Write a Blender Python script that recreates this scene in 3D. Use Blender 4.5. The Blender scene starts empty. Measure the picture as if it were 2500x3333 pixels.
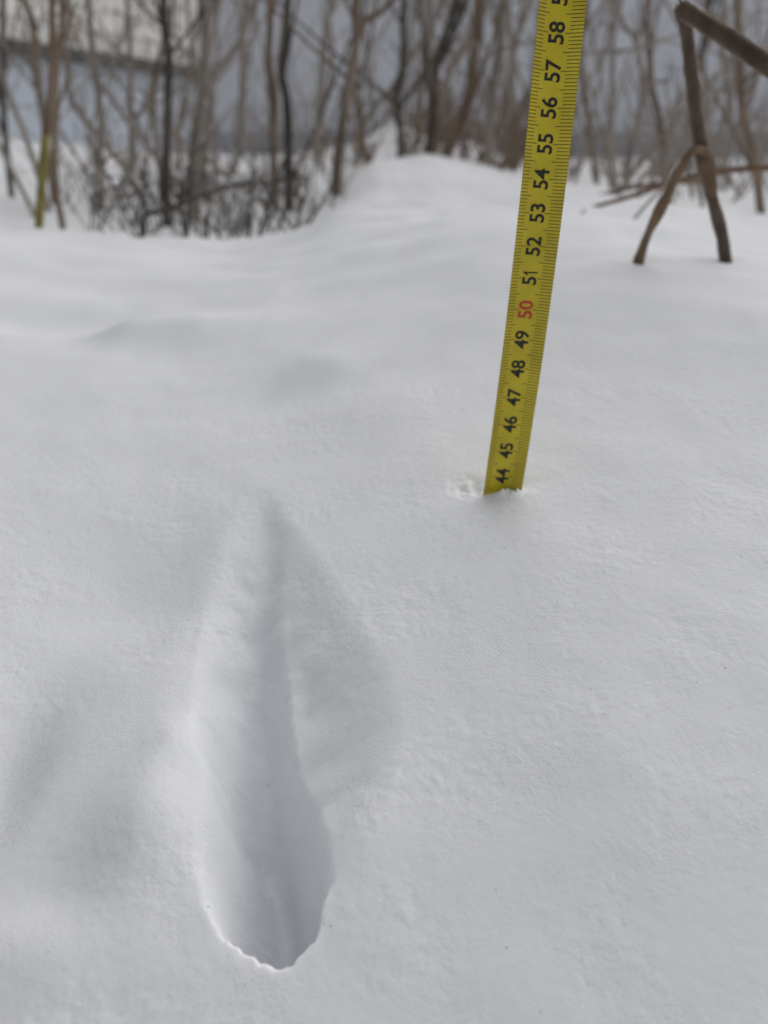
import bpy, math, random
import numpy as np

random.seed(11)
rng = np.random.default_rng(7)
scene = bpy.context.scene
COL = scene.collection

# ------------------------------------------------------------------ camera
PITCH = math.radians(23.5)
CAM_H = 0.113
F_PX = 2615.0                      # focal length in pixels of a 2500 x 3333 frame
cam_d = bpy.data.cameras.new('camera')
cam = bpy.data.objects.new('camera', cam_d); COL.objects.link(cam)
cam.location = (0, 0, CAM_H)
cam.rotation_euler = (math.radians(90) - PITCH, 0, 0)
cam_d.sensor_fit = 'VERTICAL'; cam_d.sensor_height = 36.0
cam_d.lens = 36.0 * F_PX / 3333.0
cam_d.clip_start = 0.005; cam_d.clip_end = 500
cam_d.dof.use_dof = True
cam_d.dof.focus_distance = 0.222
cam_d.dof.aperture_fstop = cam_d.lens / 2.7      # a 2.7 mm wide pupil
scene.camera = cam

# ------------------------------------------------------------------ sky, sun, exposure
SUN_EL, SUN_AZ = math.radians(44), math.radians(44)      # azimuth from +Y towards +X
world = bpy.data.worlds.new('World'); scene.world = world
world.use_nodes = True
wn, wl = world.node_tree.nodes, world.node_tree.links
for n in list(wn): wn.remove(n)
sky = wn.new('ShaderNodeTexSky'); sky.sky_type = 'NISHITA'; sky.sun_disc = False
sky.sun_elevation = SUN_EL; sky.sun_rotation = SUN_AZ
sky.air_density = 1.5; sky.dust_density = 0.6; sky.ozone_density = 1.0
hs = wn.new('ShaderNodeHueSaturation'); hs.inputs['Saturation'].default_value = 0.16
bg = wn.new('ShaderNodeBackground'); bg.inputs['Strength'].default_value = 0.06
wo = wn.new('ShaderNodeOutputWorld')
wl.new(sky.outputs[0], hs.inputs['Color']); wl.new(hs.outputs[0], bg.inputs['Color']); wl.new(bg.outputs[0], wo.inputs['Surface'])

sun_d = bpy.data.lights.new('sun', 'SUN'); sun_d.energy = 1.5; sun_d.angle = math.radians(85)
sun_d.color = (1.0, 0.97, 0.94)
sun = bpy.data.objects.new('sun', sun_d); COL.objects.link(sun)
sun.rotation_euler = (math.radians(90) - SUN_EL, 0, math.pi - SUN_AZ)
scene.view_settings.view_transform = 'Standard'; scene.view_settings.look = 'None'
scene.view_settings.exposure = 0.22; scene.view_settings.gamma = 1.0
scene.view_settings.use_curve_mapping = False
scene.cycles.use_denoising = True

# ------------------------------------------------------------------ helpers
cP, sP = math.cos(PITCH), math.sin(PITCH)
def ray(px, py):
    cx, cy = (px - 1250.0) / F_PX, (1666.5 - py) / F_PX
    return np.array([cx, cP + cy * sP, -sP + cy * cP])
def at(px, py, Y):
    d = ray(px, py); p = d * (Y / d[1]); p[2] += CAM_H
    return p
def cam_to_world(p):
    return np.array([p[0], p[2] * cP + p[1] * sP, -p[2] * sP + p[1] * cP + CAM_H])
def camdir(p):
    return np.array([p[0], p[2] * cP + p[1] * sP, -p[2] * sP + p[1] * cP])

def smooth(a, b, x):
    t = np.clip((x - a) / (b - a), 0, 1); return t * t * (3 - 2 * t)

def _hash(ix, iy, seed):
    h = (ix.astype(np.int64) * 374761393 + iy.astype(np.int64) * 668265263 + seed * 1442695041) & 0xffffffff
    h = ((h ^ (h >> 13)) * 1274126177) & 0xffffffff
    return ((h ^ (h >> 16)) & 0xffff) / 65535.0
def perlin(x, y, seed=0):
    ix, iy = np.floor(x), np.floor(y); fx, fy = x - ix, y - iy
    u, v = fx * fx * fx * (fx * (fx * 6 - 15) + 10), fy * fy * fy * (fy * (fy * 6 - 15) + 10)
    def g(dx, dy):
        a = _hash(ix + dx, iy + dy, seed) * 2 * math.pi
        return np.cos(a) * (fx - dx) + np.sin(a) * (fy - dy)
    return ((g(0, 0) * (1 - u) + g(1, 0) * u) * (1 - v) + (g(0, 1) * (1 - u) + g(1, 1) * u) * v) * 1.5

def noise3(x, y, z, seed=0):
    ix, iy, iz = np.floor(x), np.floor(y), np.floor(z); fx, fy, fz = x - ix, y - iy, z - iz
    f = lambda t: t * t * t * (t * (t * 6 - 15) + 10)
    u, v, w = f(fx), f(fy), f(fz); out = 0
    for dz in (0, 1):
        s2 = iz.astype(np.int64) + dz
        for dy in (0, 1):
            for dx in (0, 1):
                a = _hash(ix + dx, iy + dy + s2 * 57, seed) * 2 * math.pi; c = _hash(ix + dx + 71 * s2, iy + dy, seed + 91) * 2 - 1
                q = np.sqrt(1 - c * c)
                g_ = np.cos(a) * q * (fx - dx) + np.sin(a) * q * (fy - dy) + c * (fz - dz)
                out = out + g_ * (u if dx else 1 - u) * (v if dy else 1 - v) * (w if dz else 1 - w)
    return out * 1.5

def mesh_np(name, verts, faces, uv=None):
    """verts (n,3), faces (m,k) arrays"""
    me = bpy.data.meshes.new(name)
    verts = np.asarray(verts, np.float32); faces = np.asarray(faces, np.int32)
    m, k = faces.shape
    me.vertices.add(len(verts)); me.vertices.foreach_set('co', verts.ravel())
    me.loops.add(m * k); me.loops.foreach_set('vertex_index', faces.ravel())
    me.polygons.add(m)
    me.polygons.foreach_set('loop_start', np.arange(0, m * k, k, dtype=np.int32))
    me.polygons.foreach_set('loop_total', np.full(m, k, np.int32))
    me.polygons.foreach_set('use_smooth', np.ones(m, bool))
    if uv is not None:
        l = me.uv_layers.new(name='UVMap')
        l.data.foreach_set('uv', np.asarray(uv, np.float32)[faces.ravel()].ravel())
    me.update(calc_edges=True)
    return me

def link(name, me, mat=None, parent=None, flat=False):
    o = bpy.data.objects.new(name, me); COL.objects.link(o)
    if mat is not None and len(me.materials) == 0: me.materials.append(mat)
    if flat: me.polygons.foreach_set('use_smooth', np.zeros(len(me.polygons), bool))
    if parent is not None:
        o.parent = parent; o.matrix_parent_inverse.identity()
        o.location = -np.array(parent.location)
    return o
def tag(o, label=None, cat=None, group=None, kind=None):
    if label: o['label'] = label
    if cat: o['category'] = cat
    if group: o['group'] = group
    if kind: o['kind'] = kind
    return o
def empty(name, loc, label, cat, group=None):
    o = bpy.data.objects.new(name, None); COL.objects.link(o)
    o.location = loc; o.empty_display_size = 0.02
    return tag(o, label, cat, group)

class MB:
    def __init__(s): s.v, s.f, s.n = [], [], 0
    def add(s, v, f):
        s.v.append(np.asarray(v, float)); s.f.append(np.asarray(f, int) + s.n); s.n += len(v)
    def box(s, c, size, ax=None):
        c = np.asarray(c, float); h = np.asarray(size, float) / 2
        A = np.eye(3) if ax is None else np.asarray(ax, float)
        v = [c + A.T @ (np.array([i, j, k]) * h) for i in (-1, 1) for j in (-1, 1) for k in (-1, 1)]
        s.add(v, [[0, 1, 3, 2], [4, 6, 7, 5], [0, 4, 5, 1], [2, 3, 7, 6], [0, 2, 6, 4], [1, 5, 7, 3]])
    def tube(s, pts, rad, sides=8, lump=0.0, cap=True):
        pts = np.asarray(pts, float); n = len(pts); rad = np.broadcast_to(np.asarray(rad, float), (n,))
        tan = np.gradient(pts, axis=0); tan /= np.linalg.norm(tan, axis=1)[:, None] + 1e-12
        ref = np.array([0.31, 0.87, 0.2]); vs = []
        for i in range(n):
            a = np.cross(tan[i], ref); a /= np.linalg.norm(a) + 1e-9; b = np.cross(tan[i], a)
            for k in range(sides):
                th = 2 * math.pi * k / sides
                r = rad[i] * (1 + lump * (random.random() - .5) * 2)
                vs.append(pts[i] + (a * math.cos(th) + b * math.sin(th)) * r)
        f = [[i * sides + k, i * sides + (k + 1) % sides, (i + 1) * sides + (k + 1) % sides, (i + 1) * sides + k]
             for i in range(n - 1) for k in range(sides)]
        if cap:
            e = len(vs); vs += [pts[0], pts[-1]]
            for k in range(sides):
                f.append([e, (k + 1) % sides, k, e]); o = (n - 1) * sides
                f.append([e + 1, o + k, o + (k + 1) % sides, e + 1])
        s.add(vs, f)
    def build(s, name, mat=None, parent=None, flat=False):
        V = np.concatenate(s.v)
        F = np.concatenate(s.f)
        quads = F[F[:, 0] != F[:, 3]]; tris = F[F[:, 0] == F[:, 3]][:, :3]
        me = bpy.data.meshes.new(name)
        me.from_pydata(V.tolist(), [], quads.tolist() + tris.tolist())
        me.polygons.foreach_set('use_smooth', np.ones(len(me.polygons), bool))
        me.update()
        return link(name, me, mat, parent, flat)

def spline(pts, n):
    """Catmull-Rom through the points, n samples"""
    p = np.asarray(pts, float); k = len(p)
    if k == 2: return p[0] + (p[1] - p[0]) * np.linspace(0, 1, n)[:, None]
    e = np.vstack([2 * p[0] - p[1], p, 2 * p[-1] - p[-2]])
    out = []
    for t in np.linspace(0, k - 1 - 1e-9, n):
        i = int(t); u = t - i; a, b, c, d = e[i], e[i + 1], e[i + 2], e[i + 3]
        out.append(.5 * (2 * b + (c - a) * u + (2 * a - 5 * b + 4 * c - d) * u * u + (3 * b - a - 3 * c + d) * u ** 3))
    return np.array(out)

# ------------------------------------------------------------------ materials
def mat_base(name):
    m = bpy.data.materials.new(name); m.use_nodes = True
    nt = m.node_tree; return m, nt.nodes, nt.links, nt.nodes['Principled BSDF']
def noise_mat(name, c1, c2, scale, rough=0.85, stretch=(1, 1, 1), bump=0.0, bdist=0.002, spec=0.25, detail=5):
    m, N, L, b = mat_base(name)
    tc = N.new('ShaderNodeTexCoord'); mp = N.new('ShaderNodeMapping'); mp.inputs['Scale'].default_value = stretch
    nz = N.new('ShaderNodeTexNoise'); nz.inputs['Scale'].default_value = scale; nz.inputs['Detail'].default_value = detail
    cr = N.new('ShaderNodeValToRGB')
    cr.color_ramp.elements[0].position = .32; cr.color_ramp.elements[1].position = .68
    cr.color_ramp.elements[0].color = (*c1, 1); cr.color_ramp.elements[1].color = (*c2, 1)
    L.new(tc.outputs['Object'], mp.inputs[0]); L.new(mp.outputs[0], nz.inputs['Vector'])
    L.new(nz.outputs[0], cr.inputs[0]); L.new(cr.outputs[0], b.inputs['Base Color'])
    b.inputs['Roughness'].default_value = rough; b.inputs['Specular IOR Level'].default_value = spec
    if bump:
        bp = N.new('ShaderNodeBump'); bp.inputs['Strength'].default_value = bump; bp.inputs['Distance'].default_value = bdist
        L.new(nz.outputs[0], bp.inputs['Height']); L.new(bp.outputs[0], b.inputs['Normal'])
    return m

def snow_material():
    m, N, L, b = mat_base('snow')
    b.inputs['Base Color'].default_value = (0.86, 0.87, 0.90, 1)
    b.inputs['Roughness'].default_value = 0.75; b.inputs['Specular IOR Level'].default_value = 0.12
    b.inputs['Subsurface Weight'].default_value = 0.9; b.subsurface_method = 'BURLEY'
    b.inputs['Subsurface Radius'].default_value = (1.0, 1.0, 1.05); b.inputs['Subsurface Scale'].default_value = 0.0025
    tc = N.new('ShaderNodeTexCoord')
    n1 = N.new('ShaderNodeTexNoise'); n1.inputs['Scale'].default_value = 1500; n1.inputs['Detail'].default_value = 3
    bp = N.new('ShaderNodeBump'); bp.inputs['Strength'].default_value = .35; bp.inputs['Distance'].default_value = .0003
    L.new(tc.outputs['Object'], n1.inputs['Vector']); L.new(n1.outputs[0], bp.inputs['Height'])
    vo = N.new('ShaderNodeTexVoronoi'); vo.inputs['Scale'].default_value = 1150; vo.inputs['Randomness'].default_value = 1.0
    b2 = N.new('ShaderNodeBump'); b2.inputs['Strength'].default_value = .25; b2.inputs['Distance'].default_value = .00045; b2.invert = True
    L.new(tc.outputs['Object'], vo.inputs['Vector']); L.new(vo.outputs['Distance'], b2.inputs['Height']); L.new(bp.outputs[0], b2.inputs['Normal'])
    n3 = N.new('ShaderNodeTexNoise'); n3.inputs['Scale'].default_value = 55; n3.inputs['Detail'].default_value = 3
    mr = N.new('ShaderNodeMapRange'); mr.inputs['From Min'].default_value = .38; mr.inputs['From Max'].default_value = .68
    mr.inputs['To Min'].default_value = .06; mr.inputs['To Max'].default_value = .5
    L.new(tc.outputs['Object'], n3.inputs['Vector']); L.new(n3.outputs[0], mr.inputs['Value']); L.new(mr.outputs[0], b2.inputs['Strength'])
    L.new(b2.outputs[0], b.inputs['Normal'])
    return m
M_SNOW = snow_material()
M_GRAIN = noise_mat('snow_grain', (.84, .85, .88), (.90, .91, .93), 900, .6)

# ------------------------------------------------------------------ snow terrain
TAPE_P = cam_to_world(np.array([.0478, .0761, .2618]))         # blade at the 51 cm mark
TAPE_T = camdir(np.array([.0566, .9171, -.3946]))
TAPE_BOW = camdir(np.array([-.092, .227, .601]))
def tape_axis(s):                                              # s in cm
    d = (min(s, 60) - 51) * .01
    p = TAPE_P + TAPE_T * d + TAPE_BOW * d * d
    if s > 60: p = p + (TAPE_T + TAPE_BOW * .18) * (s - 60) * .01
    return p
TB = tape_axis(43.4)

CTRL = [(-.1, .1, -.054), (.1, .1, -.036), (0, .1, -.045), (-.12, .2, -.030), (.12, .2, -.005), (0, .2, -.016),
        (TB[0], TB[1], TB[2]), (-.1, .3, -.010), (.15, .3, .016), (-.12, .5, .024), (.03, .5, .044),
        (0, 0, -.075), (0, -.5, -.12), (1, -.5, -.12), (-1, -.5, -.12), (-1, .3, .03), (1, .3, .08),
        (30, 8, .3), (-30, 8, .3), (0, 40, .8), (30, 40, .8), (-30, 40, .8), (15, -10, -.1), (-15, -10, -.1), (0, -20, -.1)]
for px, py, Y in [(2362, 842, .52), (2082, 842, .50), (0, 745, .9), (400, 800, .87), (850, 828, .85), (1000, 775, .9), (1100, 712, .95), (1500, 692, 1.0), (1750, 668, 1.05),
                  (1950, 650, 1.1), (2200, 695, .9), (2450, 755, .8),
                  (0, 700, 1.5), (0, 600, 2.3), (0, 455, 4), (400, 735, 1.6), (400, 640, 2.3), (800, 770, 1.5), (800, 650, 2.3), (1000, 690, 1.7),
                  (700, 545, 4), (400, 540, 4), (1200, 540, 2.2), (1400, 528, 2.2), (1650, 578, 2.1), (1080, 620, 2.1),
                  (1300, 672, 1.45), (1600, 676, 1.4), (1250, 520, 4), (1265, 432, 6), (1700, 560, 4),
                  (2000, 610, 2.5), (2300, 650, 1.8), (2450, 700, 1.5), (2000, 560, 4), (2400, 560, 4),
                  (0, 490, 8), (900, 510, 8), (1700, 510, 8), (2500, 520, 8)]:
    CTRL.append(tuple(at(px, py, Y)))
CTRL = np.array(CTRL)
def warp(x, y): return np.stack([np.arcsinh(x / .3), np.arcsinh(y / .3)], -1)
def _k(r2): return np.where(r2 > 1e-18, .5 * r2 * np.log(np.maximum(r2, 1e-18)), 0)
_W = warp(CTRL[:, 0], CTRL[:, 1]); _n = len(_W)
_A = np.zeros((_n + 3, _n + 3))
_A[:_n, :_n] = _k(((_W[:, None] - _W[None]) ** 2).sum(-1)) + np.eye(_n) * 1e-3
_A[:_n, _n] = 1; _A[:_n, _n + 1:] = _W; _A[_n, :_n] = 1; _A[_n + 1:, :_n] = _W.T
_sol = np.linalg.solve(_A, np.r_[CTRL[:, 2], 0, 0, 0])
def base_h(x, y):
    q = warp(np.asarray(x, float), np.asarray(y, float)); sh = q.shape[:-1]; q = q.reshape(-1, 2)
    h = _sol[_n] + q @ _sol[_n + 1:]
    for i in range(_n):
        h = h + _sol[i] * _k(((q - _W[i]) ** 2).sum(-1))
    return h.reshape(sh)
def on_snow(px, py):
    """where the view ray through a pixel meets the smooth snow"""
    d = ray(px, py); t = 0.2
    ts = np.linspace(.05, .8, 400); P = d[None] * ts[:, None]; hh = base_h(P[:, 0], P[:, 1])
    below = np.nonzero(P[:, 2] + CAM_H < hh)[0]
    t = ts[below[0]] if len(below) else .8
    return d[:2] * t

OV = 1.507
# rows of the trodden hole: py, left px, right px, depth (mm), left edge softness, right edge softness
HOLE = [(1060, 530, 590, 0, .5, .5), (1150, 465, 628, 2.5, .55, .45), (1250, 436, 618, 6, .58, .40), (1330, 425, 612, 11, .58, .36), (1430, 412, 626, 17, .58, .34),
        (1550, 405, 640, 23, .55, .36), (1600, 414, 650, 26, .48, .38), (1640, 438, 664, 29, .40, .42), (1700, 436, 690, 32, .46, .42), (1780, 418, 712, 36, .52, .38),
        (1850, 412, 722, 40, .55, .30), (1950, 436, 716, 42, .50, .24),
        (2005, 466, 698, 42, .44, .24), (2040, 498, 678, 39, .42, .28), (2060, 525, 660, 30, .44, .34), (2074, 544, 646, 16, .44, .44), (2090, 554, 635, 0, .4, .4)]
SHALLOW = [(1085, 540, 610, 0), (1200, 480, 685, 3.5), (1350, 430, 780, 6.5), (1480, 420, 855, 8.5), (1590, 410, 882, 9), (1700, 420, 860, 7.5), (1820, 420, 810, 4), (1960, 430, 760, 0)]
def row_table(rows):
    out = []
    for r in rows:
        a, b = on_snow(r[1] * OV, r[0] * OV), on_snow(r[2] * OV, r[0] * OV)
        out.append([(a[1] + b[1]) / 2, a[0], b[0], *r[3:]])
    return np.array(sorted(out))
HT, ST = row_table(HOLE), row_table(SHALLOW)
BUMPS = [(320, 1770, .014, .018, 8), (395, 1610, .009, .010, 3.5), (-20, 1680, .012, .024, -12), (150, 1930, .012, .010, -2.5), (300, 1290, .030, .028, -7), (110, 1500, .02, .02, -4),
         (760, 1750, .012, .02, 2.0), (1350, 1650, .05, .06, 3), (1050, 1500, .04, .04, -2), (560, 1540, .04, .05, -2), (60, 2080, .02, .01, 2.5),
         (400, 712, .045, .022, 9), (280, 722, .016, .014, 5), (130, 690, .06, .03, -8), (690, 790, .022, .018, 4), (600, 850, .04, .03, -4), (820, 880, .03, .03, 3)]
BUMPS = [(*on_snow(a * OV, b * OV), sx, sy, h) for a, b, sx, sy, h in BUMPS]
for q in (at(2362, 842, .52), at(2082, 838, .505)): BUMPS.append((q[0], q[1] - .004, .009, .010, -3))     # wells round the stalk feet
for px, py, Y, sx in ((1262, 425, 5.0, .16), (1545, 470, 4.6, .12)):                                          # snow heaped between the far stems
    q = at(px, py, Y); BUMPS.append((q[0], Y, sx, .3, (q[2] - float(base_h(np.array([q[0]]), np.array([Y]))[0])) * 1000))

def full_h(x, y):
    h = base_h(x, y)
    near = 1 - smooth(.45, 1.0, np.hypot(x, y))
    mid = 1 - smooth(2.0, 6.0, np.hypot(x, y))
    # broad wind-laid undulation
    h = h + mid * smooth(.2, .9, y) * (.013 * perlin(x / .36 + 3, y / .26 + .4 * x, 1) + .0065 * perlin(x / .12, y / .08 + 7, 2) + .0022 * perlin(x / .04, y / .035, 31))
    h = h + (1 - mid) * .05 * perlin(x / 1.7, y / 1.5, 3)
    h = h + near * (.0010 * perlin(x / .045, y / .045, 4) + .0003 * perlin(x / .016, y / .016, 5))
    for bx, by, sx, sy, a in BUMPS:
        h = h + a * .001 * np.exp(-((x - bx) / sx) ** 2 - ((y - by) / sy) ** 2)
    # the hole
    wob = .0012 * perlin(x / .0055 + 9, y / .0055, 6) + .0009 * perlin(x / .0020, y / .0020, 7)
    wy = y + .0016 * perlin(x / .005, y / .005 + 5, 8) + .0009 * perlin(x / .0020 + 4, y / .0020, 17)
    def col(T, k, yy): return np.interp(yy, T[:, 0], T[:, k], left=0 if k == 3 else T[0, k], right=0 if k == 3 else T[-1, k])
    wy = y + (wy - y) * (1 - smooth(HT[2, 0], HT[5, 0], y))          # only the near lip is ragged
    xl, xr, D = col(HT, 1, wy), col(HT, 2, wy), col(HT, 3, wy)
    kl, kr = col(HT, 4, wy), col(HT, 5, wy)
    wd = np.maximum(xr - xl, 1e-4)
    tl, tr = (x - xl) / wd, (xr - x) / wd
    tl = tl + wob / wd * np.exp(-kl / .22) * 2.2 * (1 - smooth(0, .45 * kl + 1e-6, tl))          # ragged rim, plain wall below it
    tr = tr - wob / wd * np.exp(-kr / .22) * 2.6 * (1 - smooth(0, .45 * kr + 1e-6, tr))
    prof = (1 - np.exp(-(np.maximum(tl, 0) / (.80 * kl + 1e-6)) ** 2)) * (1 - np.exp(-(np.maximum(tr, 0) / (.56 * kr + 1e-6)) ** 2))
    hole = D * prof
    xl, xr, D2 = col(ST, 1, wy), col(ST, 2, wy), col(ST, 3, wy)
    t2 = (x - xl) / np.maximum(xr - xl, 1e-4)
    hole = hole + D2 * smooth(-.2, .5, t2) * smooth(0, .48, 1 - t2)
    h = h - hole * .00122 - .001 * smooth(1, 8, hole) * (2.2 * perlin(x / .014, y / .014, 21) + .5 * perlin(x / .007, y / .007, 22))
    # crumbs pushed up where the blade enters
    dx, dy = x - TB[0], y - TB[1]
    rim = np.exp(-((dx - .002) / .006) ** 2 - ((dy + .003) / .0022) ** 2)
    h = h + rim * (.0018 + .0026 * perlin(x / .0026, y / .0026, 9) + .0012 * perlin(x / .0012, y / .0012, 19)) * smooth(-.0075, .004, dx)
    h = h - .0030 * np.exp(-((dx + .012) / .006) ** 2 - ((dy - .004) / .006) ** 2) * (.7 + .6 * perlin(x / .003, y / .003, 18))
    h = h - .0012 * np.exp(-(dx / .012) ** 2 - ((dy - .004) / .004) ** 2)
    return h

def grow(start, step, fac, end):
    out = []; p = start; s = step
    while abs(p) < end:
        s *= fac; p += s if step > 0 else s; out.append(p)
    return out
xf = np.arange(-.150, .1501, .00045)
gx = np.array(list(reversed(grow(xf[0], -.00045, 1.06, 45))) + list(xf) + grow(xf[-1], .00045, 1.06, 45))
yf = np.arange(.055, .335, .00042)
gy = np.array(list(reversed(grow(yf[0], -.00042, 1.12, 25))) + list(yf) + grow(yf[-1], .00042, 1.027, 60))
GX, GY = np.meshgrid(gx, gy)
GZ = full_h(GX, GY)
# crumbs and grain, pushed out along the surface normal so that steep walls get them too
dzy, dzx = np.gradient(GZ, gy, gx)
ln = np.sqrt(1 + dzx ** 2 + dzy ** 2)
I_ = np.nonzero(np.hypot(GX, GY) < .55)
qx, qy, qz = GX[I_], GY[I_], GZ[I_]
nf = 1 - smooth(.30, .55, np.hypot(qx, qy))
patch = .45 + .75 * smooth(-.3, .6, noise3(qx / .028, qy / .024, qz / .028, 23) + .4 * noise3(qx / .011, qy / .011, qz / .011, 24))
steep = 1 + .3 * smooth(.40, 1.0, np.hypot(dzx, dzy)[I_])
clump = .00016 * noise3(qx / .0055, qy / .0055, qz / .0055, 10) + .00018 * noise3(qx / .0026, qy / .0026, qz / .0026, 11) + .00015 * noise3(qx / .0011, qy / .0011, qz / .0011, 12)
disp = np.zeros_like(GX); disp[I_] = nf * patch * steep * clump
GX, GY, GZ = GX - disp * dzx / ln, GY - disp * dzy / ln, GZ + disp / ln
nx, ny = len(gx), len(gy)
idx = np.arange(nx * ny).reshape(ny, nx)
faces = np.stack([idx[:-1, :-1], idx[:-1, 1:], idx[1:, 1:], idx[1:, :-1]], -1).reshape(-1, 4)
ground = link('snow_ground', mesh_np('snow_ground', np.stack([GX, GY, GZ], -1).reshape(-1, 3), faces), M_SNOW)
tag(ground, 'deep fresh snow with a trodden hole in the foreground and a drift behind', 'snow', kind='structure')
def hgt(x, y): return float(full_h(np.array([x]), np.array([y]))[0])

# loose snow grains lying on the surface
def grains(name, n, smin, smax, mat, flatness, region):
    x = rng.uniform(region[0], region[1], n * 3); y = rng.uniform(region[2], region[3], n * 3)
    keep = np.abs(x) < .06 + .52 * y
    x, y = x[keep][:n], y[keep][:n]; n = len(x)
    z = full_h(x, y)
    s = rng.uniform(0, 1, n) ** 2.5 * (smax - smin) + smin
    octa = np.array([[1, 0, 0], [0, 1, 0], [-1, 0, 0], [0, -1, 0], [0, 0, 1], [0, 0, -1]], float)
    V = octa[None] * rng.uniform(.5, 1.15, (n, 6, 1)); V[..., 2] *= flatness
    q = rng.normal(size=(n, 4)); q /= np.linalg.norm(q, axis=1)[:, None]
    w, a, b, c = q.T
    R = np.stack([1 - 2 * (b * b + c * c), 2 * (a * b - w * c), 2 * (a * c + w * b), 2 * (a * b + w * c), 1 - 2 * (a * a + c * c), 2 * (b * c - w * a),
                  2 * (a * c - w * b), 2 * (b * c + w * a), 1 - 2 * (a * a + b * b)], -1).reshape(n, 3, 3)
    V = np.einsum('nij,nkj->nki', R, V) * s[:, None, None] + np.stack([x, y, z + s * .25], -1)[:, None]
    f = np.array([[0, 1, 4], [1, 2, 4], [2, 3, 4], [3, 0, 4], [1, 0, 5], [2, 1, 5], [3, 2, 5], [0, 3, 5]])
    F = (f[None] + 6 * np.arange(n)[:, None, None]).reshape(-1, 3)
    return link(name, mesh_np(name, V.reshape(-1, 3), F), mat, flat=True)
g = grains('snow_grains', 5000, .00010, .00030, M_GRAIN, .6, (-.16, .18, .06, .40))
tag(g, 'loose snow grains lying over the near snow surface', 'snow grains', kind='stuff')
m_ice, N_, L_, b_ = mat_base('ice_crystal')
b_.inputs['Base Color'].default_value = (.93, .95, .97, 1); b_.inputs['Roughness'].default_value = .12; b_.inputs['IOR'].default_value = 1.31
b_.inputs['Specular IOR Level'].default_value = 1.0; b_.inputs['Transmission Weight'].default_value = .0
g = grains('ice_crystals', 900, .00015, .0005, m_ice, .15, (-.16, .18, .09, .34))
tag(g, 'tiny glinting ice flakes on the snow in front of the tape', 'ice flakes', kind='stuff')
m_dirt = noise_mat('grit', (.10, .095, .09), (.22, .21, .2), 900)
g = grains('grit_specks', 240, .00008, .00028, m_dirt, .5, (-.05, .14, .10, .27))
tag(g, 'fine dark specks of grit scattered over the near snow', 'grit', kind='stuff')

# ------------------------------------------------------------------ steel tape
def tape_material():
    m, N, L, b = mat_base('yellow_tape')
    uv = N.new('ShaderNodeUVMap'); uv.uv_map = 'UVMap'
    sp = N.new('ShaderNodeSeparateXYZ'); L.new(uv.outputs[0], sp.inputs[0])
    U, V = sp.outputs[0], sp.outputs[1]
    def mth(op, a, b=None, c=None):
        n = N.new('ShaderNodeMath'); n.operation = op
        for i, q in enumerate((a, b, c)):
            if q is None: continue
            if isinstance(q, (int, float)): n.inputs[i].default_value = q
            else: L.new(q, n.inputs[i])
        return n.outputs[0]
    def near(mult, half):          # distance to the nearest 1/mult, in cm
        f = mth('FRACT', mth('ADD', mth('MULTIPLY', V, mult), .5))
        return mth('LESS_THAN', mth('DIVIDE', mth('ABSOLUTE', mth('SUBTRACT', f, .5)), mult), half)
    tick = near(10, .0125); long_ = near(2, .03)
    lft = mth('LESS_THAN', U, mth('ADD', .185, mth('MULTIPLY', long_, .095)))
    rgt = mth('GREATER_THAN', U, mth('SUBTRACT', .745, mth('MULTIPLY', long_, .095)))
    mask = mth('MULTIPLY', tick, mth('MAXIMUM', lft, rgt))
    tc = N.new('ShaderNodeTexCoord')
    # soft dirt + small scratches
    nz = N.new('ShaderNodeTexNoise'); nz.inputs['Scale'].default_value = 120; nz.inputs['Detail'].default_value = 6
    L.new(tc.outputs['Object'], nz.inputs['Vector'])
    cr = N.new('ShaderNodeValToRGB'); e = cr.color_ramp.elements
    e[0].position = .3; e[1].position = .75; e[0].color = (.54, .43, .014, 1); e[1].color = (.70, .565, .030, 1)
    L.new(nz.outputs[0], cr.inputs[0])
    mp = N.new('ShaderNodeMapping'); mp.inputs['Scale'].default_value = (26, 2.4, 1); L.new(uv.outputs[0], mp.inputs[0])
    n2 = N.new('ShaderNodeTexNoise'); n2.inputs['Scale'].default_value = 1.0; n2.inputs['Detail'].default_value = 5; L.new(mp.outputs[0], n2.inputs['Vector'])
    sc = mth('GREATER_THAN', n2.outputs[0], .735)
    mx0 = N.new('ShaderNodeMixRGB'); mx0.inputs['Color2'].default_value = (.16, .12, .02, 1)
    L.new(mth('MULTIPLY', sc, .6), mx0.inputs[0]); L.new(cr.outputs[0], mx0.inputs['Color1'])
    mx = N.new('ShaderNodeMixRGB'); mx.inputs['Color2'].default_value = (.03, .027, .015, 1)
    L.new(mth('MULTIPLY', mask, .9), mx.inputs[0]); L.new(mx0.outputs[0], mx.inputs['Color1']); L.new(mx.outputs[0], b.inputs['Base Color'])
    b.inputs['Roughness'].default_value = .30; b.inputs['Specular IOR Level'].default_value = .38
    return m
M_TAPE = tape_material()
m_ink = noise_mat('black_ink', (.020, .020, .020), (.045, .042, .03), 700, .5)
m_red = noise_mat('red_ink', (.50, .05, .035), (.60, .08, .05), 700, .5)
CHORD = .0139
us = np.linspace(-.5, .5, 61)
slope = -.46 * (1 - smooth(-.27, -.17, us)) + .54 * smooth(.155, .19, us)
prof = np.concatenate([[0], np.cumsum((slope[1:] + slope[:-1]) / 2 * np.diff(us))]); prof -= np.interp(0, us, prof)
S_ALL = np.arange(38.0, 72.01, .25)
def tape_frame(s):
    c = tape_axis(s); t = tape_axis(s + .05) - tape_axis(s - .05); t /= np.linalg.norm(t)
    b = np.array([1.0, .10, 0.0]); b -= t * (b @ t); b /= np.linalg.norm(b)
    n = np.cross(b, t); n /= np.linalg.norm(n)
    if n[1] > 0: n = -n            # towards the viewer
    return c, t, b, n
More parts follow.
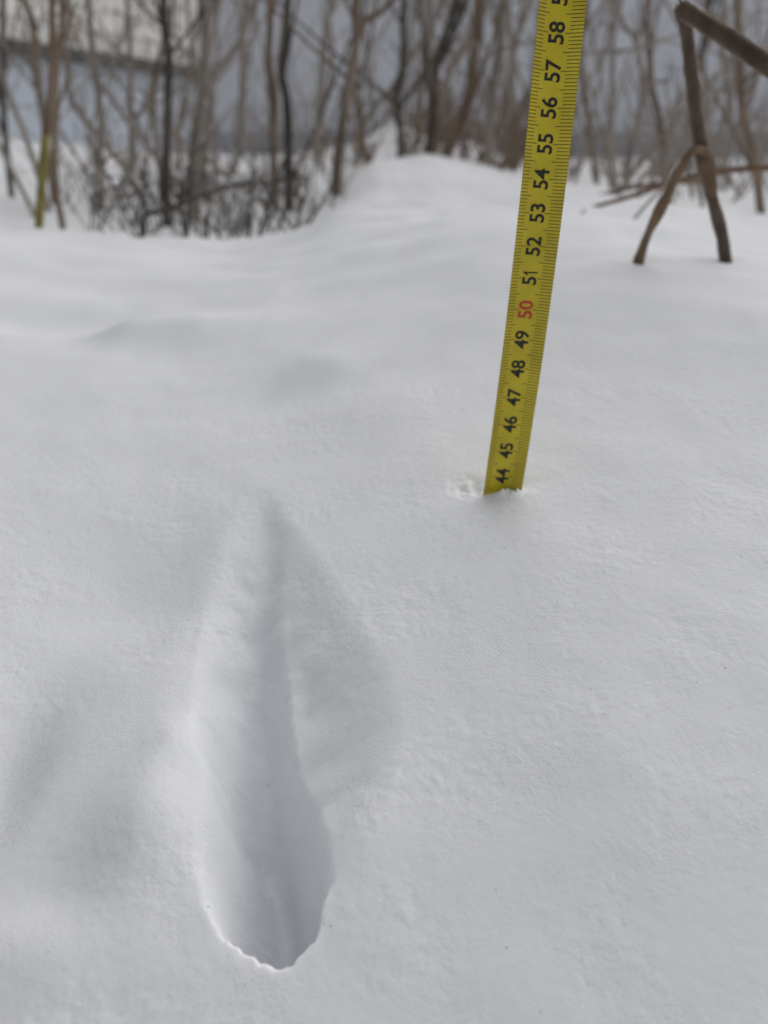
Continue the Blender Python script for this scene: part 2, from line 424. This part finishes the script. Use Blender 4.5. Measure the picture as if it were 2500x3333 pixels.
def tape_point(s, u, lift=0.0):
    c, t, b, n = tape_frame(s)
    return c + b * (u * CHORD) + n * (np.interp(u, us, prof) * CHORD + lift)
base_s = float(43.4)
tape = empty('tape_measure', tape_axis(base_s), 'yellow steel tape measure blade standing upright in the snow', 'tape measure')
V, UVs = [], []
TH = .00014
for s in S_ALL:
    c, t, b, n = tape_frame(s)
    for side in (0, 1):
        for u, p in zip(us, prof):
            V.append(c + b * (u * CHORD) + n * (p * CHORD - side * TH)); UVs.append((u + .5, s))
nu = len(us); F = []
for i in range(len(S_ALL) - 1):
    a, d = i * 2 * nu, (i + 1) * 2 * nu
    for k in range(nu - 1):
        F.append([a + k, a + k + 1, d + k + 1, d + k])
        F.append([a + nu + k + 1, a + nu + k, d + nu + k, d + nu + k + 1])
    F.append([a + nu, a, d, d + nu]); F.append([a + nu - 1, a + 2 * nu - 1, d + 2 * nu - 1, d + nu - 1])
link('blade', mesh_np('blade', V, F, UVs), M_TAPE, tape)

def text_geo(txt):
    cu = bpy.data.curves.new('t', 'FONT'); cu.body = txt; cu.size = 1.0; cu.offset = .024; cu.resolution_u = 6
    cu.align_x = 'CENTER'
    o = bpy.data.objects.new('t', cu); COL.objects.link(o)
    dg = bpy.context.evaluated_depsgraph_get()
    me = bpy.data.meshes.new_from_object(o.evaluated_get(dg))
    v = np.array([q.co[:] for q in me.vertices]); f = [list(p.vertices) for p in me.polygons]
    bpy.data.objects.remove(o); bpy.data.curves.remove(cu); bpy.data.meshes.remove(me)
    return v, f
v58, _ = text_geo('58')
kx = .59 / (v58[:, 0].max() - v58[:, 0].min()); ky = .352 / (v58[:, 1].max() - v58[:, 1].min()); y0 = (v58[:, 1].max() + v58[:, 1].min()) / 2
for cm in range(42, 71):
    v, f = text_geo(str(cm))
    if cm % 10 == 1:               # a one with a flag, as printed on the blade
        v5, f5 = text_geo(str(cm // 10)); y_lo, y_hi = v58[:, 1].min(), v58[:, 1].max(); H_ = y_hi - y_lo
        one = np.array([(.30, 0), (.47, 0), (.47, 1), (.34, 1), (.30, .88), (.08, .76), (.08, .63), (.30, .70)]) * np.array([H_ * .62, H_])
        one[:, 0] += v5[:, 0].max() + .03; one[:, 1] += y_lo
        v = np.vstack([v5, np.c_[one, np.zeros(8)]]); f = f5 + [[len(v5) + i for i in (0, 1, 2, 3, 4, 7)], [len(v5) + i for i in (4, 5, 6, 7)]]
    xc = (v[:, 0].max() + v[:, 0].min()) / 2
    P = [tape_point(cm + (q[0] - xc) * kx, -.028 - (q[1] - y0) * ky, .00004) for q in v]
    me = bpy.data.meshes.new('numeral'); me.from_pydata([tuple(p) for p in P], [], f); me.update()
    o = link('numeral', me, m_red if cm % 10 == 0 else m_ink, tape)
    if cm == 50: o['label'] = 'red printed numeral 50'

# ------------------------------------------------------------------ buildings behind the thicket
m_cream = noise_mat('cream_paint', (.86, .845, .81), (.90, .885, .85), 3, .6, bump=.1)
m_trim = noise_mat('dark_trim', (.07, .075, .07), (.11, .115, .11), 6, .5)
m_plinth = noise_mat('blue_grey_paint', (.56, .61, .69), (.64, .69, .77), 2.5, .7, bump=.1)
m_grey = noise_mat('grey_cladding', (.72, .745, .81), (.79, .81, .87), 1.2, .6)
m_base = noise_mat('grey_render', (.40, .41, .45), (.48, .49, .53), 3, .8)
m_roof = noise_mat('roof_sheet', (.16, .16, .17), (.22, .22, .23), 4, .5)

A0, A1 = np.array([-2.25, 5.40]), np.array([-1.44, 7.0])       # line of the cream house's near wall
dA = (A1 - A0) / np.linalg.norm(A1 - A0); nA = np.array([dA[1], -dA[0]])
corner = A1; far = A1 - dA * 5.0
zF = .74
house = empty('house', (*corner, .1), 'cream sided house with dark trim and blue grey base at far left', 'house')
ax = np.array([[dA[0], dA[1], 0], [nA[0], nA[1], 0], [0, 0, 1]])
mid2 = (corner + far) / 2 - nA * 2.0
mb = MB(); mb.box((*mid2, 1.25), (4.98, 3.96, 2.6), ax); mb.build('wall', m_cream, house, flat=True)
mb = MB(); mb.box((*(mid2 + nA * .03), -.0), (5.06, 4.06, 1.40), ax); mb.build('foundation', m_plinth, house, flat=True)
mb = MB(); mb.box((*(mid2 + nA * .05), zF - .01), (5.14, 4.16, .075), ax); mb.build('base_trim', m_trim, house, flat=True)
for k in range(14):                                             # lapped boards on the wall in view
    z = zF + .10 + k * .125
    c2 = (corner + far) / 2 + nA * .006
    mb = MB()
    th = .012
    L2 = 4.99 / 2
    pts = []
    for sgn in (-1, 1):
        for (dn, dz) in ((-.01, -.06), (.018, -.06), (.004, .0615), (-.01, .0615)):
            p = c2 + dA * L2 * sgn + nA * dn; pts.append((p[0], p[1], z + dz))
    mb.add(pts, [[0, 1, 2, 3], [7, 6, 5, 4], [0, 4, 5, 1], [1, 5, 6, 2], [2, 6, 7, 3], [3, 7, 4, 0]])
    mb.build('board', m_cream, house, flat=True)
mb = MB(); mb.box((*(corner + nA * .012 - dA * .02), 1.66), (.09, .06, 1.72), ax); mb.build('corner_board', m_cream, house, flat=True)
mb = MB()                                                       # gable roof
rc = mid2; e = 2.15; hh_ = 2.53
def rp(a, b_, z): p = rc + dA * a + nA * b_; return (p[0], p[1], z)
mb.add([rp(-2.7, -e, hh_), rp(2.7, -e, hh_), rp(2.7, e, hh_), rp(-2.7, e, hh_), rp(-2.7, 0, hh_ + 1.5), rp(2.7, 0, hh_ + 1.5)],
       [[0, 1, 5, 4], [2, 3, 4, 5], [3, 2, 1, 0], [0, 4, 3, 0], [1, 2, 5, 1]])
mb.build('roof', m_roof, house, flat=True)

shed = empty('long_building', (1.5, 9.2, .1), 'long blue grey clad building closing the view behind the thicket', 'building')
mb = MB(); mb.box((1.5, 12.3, 1.05), (22, 6, 2.7)); mb.build('wall', m_grey, shed, flat=True)
for k in range(18):                                             # cladding sheets
    x0 = -9.4 + k * 1.21
    mb = MB(); mb.box((x0 + .6, 9.285, 1.05), (1.195, .025, 2.66)); mb.build('cladding_panel', m_grey, shed, flat=True)
mb = MB(); mb.box((1.5, 9.26, .15), (21.9, .06, .5)); mb.build('plinth', m_base, shed, flat=True)
mb = MB(); mb.box((1.5, 12.3, 2.5), (22.6, 6.4, .2)); mb.build('roof', m_roof, shed, flat=True)

# ------------------------------------------------------------------ saplings and trees of the thicket
m_bark = [noise_mat('bark_brown', (.135, .098, .072), (.26, .20, .15), 40, .9, (1, 1, .25), .5, .004),
          noise_mat('bark_grey', (.22, .19, .165), (.38, .34, .30), 40, .9, (1, 1, .25), .5, .004),
          noise_mat('bark_dark', (.055, .047, .04), (.12, .105, .088), 40, .9, (1, 1, .25), .5, .004)]
m_green = noise_mat('bark_yellow_green', (.13, .11, .05), (.36, .31, .07), 60, .8, (1, 1, .3), .4, .002)

def side_branch(root, P, r, mat, depth_jit=.3, n=3, up=(.5, 1.2), name='branch', length=(.3, .8)):
    pts = []
    for _ in range(n):
        i = random.randint(int(len(P) * .25), len(P) - 3)
        p = P[i]; az = random.uniform(0, 2 * math.pi); el = random.uniform(*up); Lh = random.uniform(*length)
        d = np.array([math.cos(az) * math.cos(el), math.sin(az) * math.cos(el) * depth_jit * 2, math.sin(el)])
        q = [p]
        for s in range(1, 6):
            d = d + np.array([random.gauss(0, .06), random.gauss(0, .06), .06]); d /= np.linalg.norm(d)
            q.append(q[-1] + d * Lh / 5)
        rr = r[i] * random.uniform(.35, .6)
        mb = MB(); mb.tube(q, np.linspace(rr, rr * .3, 6), 6)
        o = mb.build(name, mat, root); pts.append((o, q, rr))
    return pts
def twigs(root, branches, mat, n):
    mb = MB()
    for _ in range(n):
        o, q, rr = random.choice(branches); i = random.randint(1, 5); p = np.array(q[i])
        d = np.array([random.gauss(0, .6), random.gauss(0, .4), random.uniform(.1, 1)]); d /= np.linalg.norm(d)
        L_ = random.uniform(.1, .35); w = np.array([random.gauss(0, .05), random.gauss(0, .05), .02])
        mb.tube([p, p + d * L_ * .5 + w, p + d * L_ + 2 * w], [rr * .35, rr * .25, rr * .1], 4, cap=False)
    o = mb.build('twigs', mat, root); o['kind'] = 'stuff'

def sapling(name, pix, Y, width, mat, label, top=1.2, nb=3, lean_Y=0.0, cat='sapling', group='bare saplings of the thicket', ntw=10, base=True):
    """pix: stem line (px, py) from the top of the frame down; Y: distance; width: stem width in px"""
    pts = [at(px, py, Y + lean_Y * (i / max(1, len(pix) - 1))) for i, (px, py) in enumerate(pix)]
    r0 = width / 2 / F_PX * Y * .74
    up = pts[0] - pts[1]; up /= np.linalg.norm(up)
    head = [pts[0] + (up * .7 + np.array([random.gauss(0, .1), random.gauss(0, .1), .3])) * top * k for k in (1.0, .5)]
    tail = []
    if base:
        g_ = pts[-1].copy(); gz = hgt(g_[0], g_[1])
        if g_[2] > gz + .01:
            dn = pts[-1] - pts[-2]; dn /= max(np.linalg.norm(dn), 1e-6); k = (g_[2] - gz + .04)
            tail = [np.array([g_[0] + dn[0] * k * .5, g_[1], gz - .04])]
    P = spline(head + pts + tail, 30)
    r = np.interp(np.linspace(0, 1, 30), [0, .2, 1], [r0 * .45, r0 * .85, r0 * 1.2])
    root = empty(name, (P[-1][0], P[-1][1], hgt(P[-1][0], P[-1][1])), label, cat, group)
    mb = MB(); mb.tube(P, r, 9, .06); mb.build('trunk', mat, root)
    if nb:
        br = side_branch(root, P, r, mat, n=nb, length=(.12 * Y, .3 * Y))
        if ntw: twigs(root, br, mat, ntw)
    return root
B, G, D = m_bark
sapling('sapling', [(8, 0), (12, 200), (10, 330), (20, 480)], 2.0, 22, D, 'thin dark bare sapling at the extreme left edge')
sapling('sapling', [(80, 0), (105, 80), (135, 330), (152, 470), (175, 640)], 1.9, 26, B, 'brown sapling leaning against the thicker stem above the yellow green stem', nb=2)
sapling('sapling', [(205, 0), (188, 160), (178, 430), (184, 620), (200, 715)], 1.35, 24, B, 'brown stem rising just right of the yellow green foot', nb=3)
sapling('sapling', [(15, 270), (70, 410), (125, 570), (160, 690)], 1.6, 22, G, 'grey stem slanting down to the right at far left', top=.3, nb=1)
sapling('sapling', [(-20, 440), (10, 500), (103, 680), (120, 730)], 1.5, 20, G, 'pale grey low twig slanting over open snow at far left', top=.1, nb=0)
sapling('sapling', [(222, 60), (222, 260), (250, 350), (375, 510), (440, 600), (480, 700)], 2.0, 22, G, 'sapling bent strongly to the right low down below the cream house', nb=2)
sapling('sapling', [(288, 0), (310, 220), (328, 380), (325, 540), (337, 740)], 1.8, 27, G, 'slender grey sapling against the middle of the cream house')
sapling('sapling', [(415, 0), (423, 217), (428, 490), (420, 640)], 2.6, 22, G, 'faint grey sapling between the slender and the dark stems before the cream house')
sapling('sapling', [(532, 0), (548, 160), (545, 380), (540, 560), (542, 720)], 1.7, 34, D, 'dark straight sapling before the right part of the cream house', nb=4)
sapling('sapling', [(560, 60), (520, 180), (500, 330), (520, 560)], 2.4, 18, B, 'reddish thin stem crossing behind the dark straight sapling', nb=2)
sapling('sapling', [(667, 0), (667, 217), (645, 380), (632, 560), (625, 720)], 1.75, 44, G, 'broad grey brown sapling standing at the corner of the cream house', nb=4)
sapling('sapling', [(830, 0), (760, 165), (695, 260), (690, 335), (665, 520)], 2.4, 26, G, 'sapling leaning right just past the corner of the cream house', nb=2)
sapling('sapling', [(800, 0), (795, 170), (790, 340), (782, 465), (760, 550)], 3.4, 25, G, 'grey brown sapling with base at the snow left of the brown pair', nb=2)
sapling('sapling', [(880, 0), (875, 170), (888, 300), (888, 440), (895, 640)], 2.1, 30, B, 'left and browner stem of the close pair at left centre', nb=3)
sapling('sapling', [(938, 0), (930, 126), (917, 232), (934, 340), (940, 590), (930, 760)], 1.9, 32, D, 'right and darker stem of the close pair at left centre', nb=3)
sapling('sapling', [(1080, 0), (1056, 150), (1040, 340), (1030, 520)], 4.2, 28, G, 'pale grey sapling leaning right, left of the snow drift', nb=2)
sapling('sapling', [(1160, 0), (1158, 140), (1140, 250), (1120, 380), (1098, 530), (1092, 720)], 1.8, 36, B, 'brown sapling rising from the left edge of the snow drift', nb=3)
sapling('sapling', [(1280, 0), (1175, 85), (1150, 250), (1165, 360), (1190, 515)], 3.2, 25, B, 'brown forked sapling behind the left end of the drift', nb=2)
sapling('sapling', [(1420, 60), (1315, 217), (1278, 288), (1200, 375), (1170, 480)], 3.6, 22, G, 'grey limb slanting up to the right above the white snow patch', top=.5, nb=1)
sapling('sapling', [(1315, 0), (1310, 217), (1290, 325), (1305, 434), (1305, 530)], 3.4, 27, D, 'dark sapling right beside the far white snow patch', nb=3)
sapling('sapling', [(1390, 0), (1402, 136), (1370, 300), (1360, 510)], 4.6, 24, G, 'light grey sapling second right of the far white snow patch', nb=3)
sapling('sapling', [(1484, 0), (1451, 108), (1418, 217), (1413, 304), (1397, 480)], 3.0, 31, D, 'dark crooked sapling behind the middle of the drift', nb=3)
sapling('sapling', [(1570, 0), (1527, 125), (1467, 228), (1435, 336), (1420, 500)], 4.0, 26, G, 'grey sapling leaning far right behind the dark crooked one', nb=2)
sapling('sapling', [(1568, 0), (1543, 163), (1532, 288), (1500, 390), (1440, 530)], 2.9, 42, B, 'thickest brown sapling leaning right behind the drift crest', nb=3)
sapling('sapling', [(1636, 0), (1625, 163), (1598, 325), (1592, 440), (1592, 570)], 2.9, 35, G, 'upright grey sapling just left of the tape', nb=3)
sapling('sapling', [(1720, 0), (1690, 100), (1660, 260), (1650, 560)], 4.4, 22, G, 'faint sapling partly behind the upper left edge of the tape', nb=2)
first_right = sapling('sapling', [(1987, 0), (1993, 157), (1991, 313), (1991, 510), (1999, 640)], 2.3, 21, G, 'slim straight grey sapling first right of the tape', nb=2)
for pts_ in ([(1993, 172, 2.3), (2100, 152, 2.34), (2230, 105, 2.4)], [(1993, 166, 2.3), (1940, 170, 2.33), (1870, 184, 2.38)]):      # its level side limbs
    mb = MB(); mb.tube(spline([at(*q) for q in pts_], 10), np.linspace(13, 7, 10) / 2 / F_PX * 2.2, 7, .1); mb.build('branch', G, first_right)
sapling('sapling', [(1889, 130), (1889, 216), (1909, 353), (1944, 600)], 2.6, 20, B, 'short brown sapling close to the right edge of the tape', top=.4, nb=3)
sapling('sapling', [(2005, 0), (2062, 118), (2081, 188), (2090, 333), (2038, 560)], 3.2, 20, G, 'bowed grey sapling second right of the tape', nb=3)
sapling('sapling', [(2109, 0), (2116, 118), (2120, 275), (2152, 431), (2160, 620)], 2.8, 24, B, 'brownish sapling midway between tape and broken stalk', nb=4)
sapling('sapling', [(2310, 0), (2285, 157), (2250, 320), (2240, 600)], 3.6, 22, D, 'dark sapling seen behind the bend of the broken stalk', nb=4)
sapling('sapling', [(2399, 0), (2406, 157), (2410, 313), (2434, 431), (2457, 529), (2480, 720)], 1.5, 30, B, 'brown sapling right of the broken stalk, base at right edge', nb=4)
sapling('sapling', [(2350, 60), (2371, 300), (2350, 440), (2370, 640)], 2.6, 22, G, 'grey sapling between the broken stalk and the right edge', nb=3)
sapling('sapling', [(2500, 120), (2440, 330), (2380, 480), (2330, 640)], 3.4, 22, G, 'grey sapling leaning right at the right edge', nb=3)

# filler stems farther back that nothing tells apart
for k in range(38):
    px = random.uniform(-60, 2560); Y = random.uniform(4.6, 7.6)
    if px < 760 and Y > 5.0: Y = random.uniform(3.0, 4.6)
    sl = random.gauss(25, 60)
    sapling('background_sapling', [(px + sl, 0), (px + sl * .6 + random.gauss(0, 14), 200), (px + random.gauss(0, 10), 400), (px, 520)], Y, random.uniform(9, 17),
            random.choice([G, G, B]), 'thin blurred sapling among many in the back of the thicket', nb=2, group='thin saplings at the back of the thicket', ntw=8)

# stem with the yellow-green foot
P_ = spline([at(182, -500, 1.15), at(170, 0, 1.12), at(174, 160, 1.1), at(163, 330, 1.08), at(150, 440, 1.06), at(140, 540, 1.05), at(127, 740, 1.05)], 44)
e_ = P_[-1].copy(); e_[2] = hgt(e_[0], e_[1]) - .03; P_ = np.vstack([P_, e_])
r_ = np.interp(np.arange(45), [0, 12, 44], [.0030, .0048, .0052])
root = empty('yellow_green_stem', (e_[0], e_[1], e_[2] + .03), 'brown stem with a bright yellow green foot standing in the snow at left', 'sapling')
mb = MB(); mb.tube(P_[:30], r_[:30], 9, .08); mb.build('upper_stem', B, root)
mb = MB(); mb.tube(P_[29:], r_[29:] * 1.03, 9, .08); o = mb.build('lower_stem', m_green, root); o['label'] = 'yellow green foot of the stem'  # same stem continued, coloured yellow green down to the snow

# ------------------------------------------------------------------ broken stalk at the right
m_stalk = noise_mat('dry_stalk', (.050, .034, .026), (.10, .072, .055), 130, .9, (1, 1, .15), .6, .0012)
m_stalk.node_tree.nodes['Principled BSDF'].inputs['Sheen Weight'].default_value = .5
m_stalk.node_tree.nodes['Principled BSDF'].inputs['Sheen Tint'].default_value = (.75, .6, .45, 1)
m_tan = noise_mat('dry_twig', (.13, .085, .055), (.22, .15, .10), 160, .9, (1, 1, .2), .5, .001)
def pxr(w, Y): return w / 2 / F_PX * Y / ray(1250, 400)[1]
b0 = at(2362, 842, .52)
stalk = empty('broken_stalk', b0, 'thick dry brown stalk snapped over at the top, right of the tape', 'plant stalk')
low = at(2368, 905, .52); low[2] = hgt(low[0], low[1]) - .03; low[0] = b0[0] + .004
Pm = spline([low, b0, at(2318, 640, .50), at(2280, 480, .485), at(2252, 250, .465), at(2228, 60, .45), at(2222, 22, .447)], 40)
rad = (1 + .10 * np.sin(np.linspace(0, 23, 40)) * np.cos(np.linspace(0, 9, 40))) * np.interp(np.linspace(0, 1, 40), [0, .15, .45, .52, .58, 1], [pxr(46, .52), pxr(42, .52), pxr(39, .5), pxr(48, .49), pxr(41, .48), pxr(48, .45)])
mb = MB(); mb.tube(Pm, rad, 14, .14); mb.build('main_stem', m_stalk, stalk)
Pt = spline([at(2216, 30, .447), at(2240, 42, .445), at(2360, 118, .435), at(2500, 215, .425), at(2660, 330, .41)], 24)
mb = MB(); mb.tube(Pt, np.interp(np.linspace(0, 1, 24), [0, .08, 1], [pxr(36, .447), pxr(47, .445), pxr(64, .41)]), 14, .14); mb.build('snapped_top', m_stalk, stalk)
Pb = spline([at(2302, 495, .482), at(2262, 488, .474), at(2220, 540, .47), at(2160, 660, .475), at(2110, 760, .485), at(2082, 838, .50)], 30)
e_ = Pb[-1].copy(); e_[2] = hgt(e_[0], e_[1]) - .01; e_[1] += .005
Pb = np.vstack([Pb, e_])
mb = MB(); mb.tube(Pb, np.interp(np.linspace(0, 1, 31), [0, .15, .5, .62, .75, .92, 1], [pxr(30, .48), pxr(26, .48), pxr(30, .48), pxr(44, .48), pxr(26, .48), pxr(32, .49), pxr(44, .5)]), 10, .08)
mb.build('side_branch', m_tan, stalk)
Pc = spline([at(2296, 500, .487), at(2310, 560, .487), at(2322, 640, .492)], 8)
mb = MB(); mb.tube(Pc, [pxr(w, .49) for w in (26, 44, 48, 45, 42, 36, 26, 12)], 10, .1); mb.build('torn_bark', m_tan, stalk)
for (a, b_, w_) in [((2222, 30), (2204, -22), 14), ((2230, 34), (2226, -30), 10), ((2218, 40), (2196, 12), 10)]:
    mb = MB(); mb.tube([at(*a, .447), at((a[0] + b_[0]) / 2 + 3, (a[1] + b_[1]) / 2, .445), at(*b_, .443)], [pxr(w_, .447), pxr(w_ * .7, .447), pxr(2, .447)], 6, .2)
    mb.build('splinter', m_tan, stalk)

def twig(name, pix, w, mat, label, cat='twig', group=None):
    P = [at(*q) for q in pix]                                   # both-ends check: the low end is carried down into the snow
    lo = 0 if P[0][2] <= P[-1][2] else -1
    g_ = P[lo] + (P[lo] - P[1 if lo == 0 else -2]) * .25; g_[2] = hgt(g_[0], g_[1]) - .008
    P = [g_] + P if lo == 0 else P + [g_]
    P = spline(P, 20)
    o = MB(); o.tube(P, np.linspace(w[0], w[1], 20) / 2 / F_PX * pix[0][2], 7, .1)
    return tag(o.build(name, mat), label, cat, group)
twig('twig', [(1800, 720, .95), (1880, 690, .92), (2050, 640, .88), (2250, 575, .82), (2420, 550, .78), (2560, 545, .75)], (10, 16), m_tan, 'thin brown twig arching across behind the broken stalk')
twig('grass_stem', [(1985, 790, .72), (2040, 740, .73), (2110, 660, .74), (2180, 590, .75)], (12, 8), G, 'pale grey dry stem leaning beside the side branch')
twig('grass_stem', [(1835, 780, .80), (1870, 730, .81), (1905, 680, .82)], (9, 6), G, 'faint short dry stem poking from snow near the tape')
twig('twig', [(1870, 660, 1.05), (1990, 628, 1.04), (2120, 600, 1.02), (2290, 590, 1.0)], (9, 12), m_tan, 'fine tan twig lying low behind the side branch, left of the stalk')
twig('fallen_branch', [(470, 705, 1.2), (540, 685, 1.2), (650, 640, 1.22), (760, 605, 1.26), (870, 592, 1.3), (990, 578, 1.34)], (18, 11), D, 'dark fallen branch lying aslant in the weeds at left', 'branch')

# ------------------------------------------------------------------ weeds and brush (uncountable)
def brush(name, n, region, hgt_rng, mat, label, wid):
    mb = MB()
    for _ in range(n):
        px, Y = region()
        while 1205 < px < 1305 and Y > 2.3: px, Y = region()
        x = (px - 1250) / F_PX * Y / 1.08; y = Y
        z = hgt(x, y); h = random.uniform(*hgt_rng)
        d = np.array([random.gauss(0, .5), random.gauss(0, .3), 1.0]); d /= np.linalg.norm(d)
        p = np.array([x, y, z - .01]); r = random.uniform(*wid)
        q = [p, p + d * h * .5, p + d * h + np.array([random.gauss(0, .04) * h, 0, 0])]
        mb.tube(q, [r, r * .8, r * .35], 4, cap=False)
        for _b in range(random.randint(1, 5)):
            i = random.uniform(.3, .9); s_ = p + d * h * i
            e = np.array([random.gauss(0, .6), random.gauss(0, .4), random.uniform(-.2, .8)]); e /= np.linalg.norm(e)
            mb.tube([s_, s_ + e * h * random.uniform(.1, .35)], [r * .55, r * .25], 4, cap=False)
    o = mb.build(name, mat); tag(o, label, 'dry weeds', kind='stuff'); return o
brush('dry_weeds', 170, lambda: (random.uniform(250, 1000), random.uniform(1.12, 2.4)), (.04, .16), m_bark[2], 'dark tangle of dry weeds in the hollow at left', (.0010, .0028))
brush('dry_weeds', 110, lambda: (random.uniform(150, 1120), random.uniform(1.4, 2.8)), (.08, .35), m_bark[1], 'grey dry weed stalks behind the hollow at left', (.0008, .0024))
brush('dry_weeds', 120, lambda: (random.uniform(1150, 1750), random.uniform(2.6, 4.5)), (.08, .4), m_bark[0], 'brown dry weeds behind the crest of the drift', (.002, .006))
brush('dry_weeds', 130, lambda: (random.uniform(1820, 2620), random.uniform(1.5, 4.0)), (.06, .4), m_bark[1], 'grey dry weeds behind the broken stalk at right', (.0014, .005))
brush('dry_weeds', 60, lambda: (random.uniform(-100, 2600), random.uniform(4.2, 7.5) if random.random() < .7 else random.uniform(3, 4.5)), (.2, .8), m_bark[1], 'grey brushwood along the back of the thicket', (.003, .009))
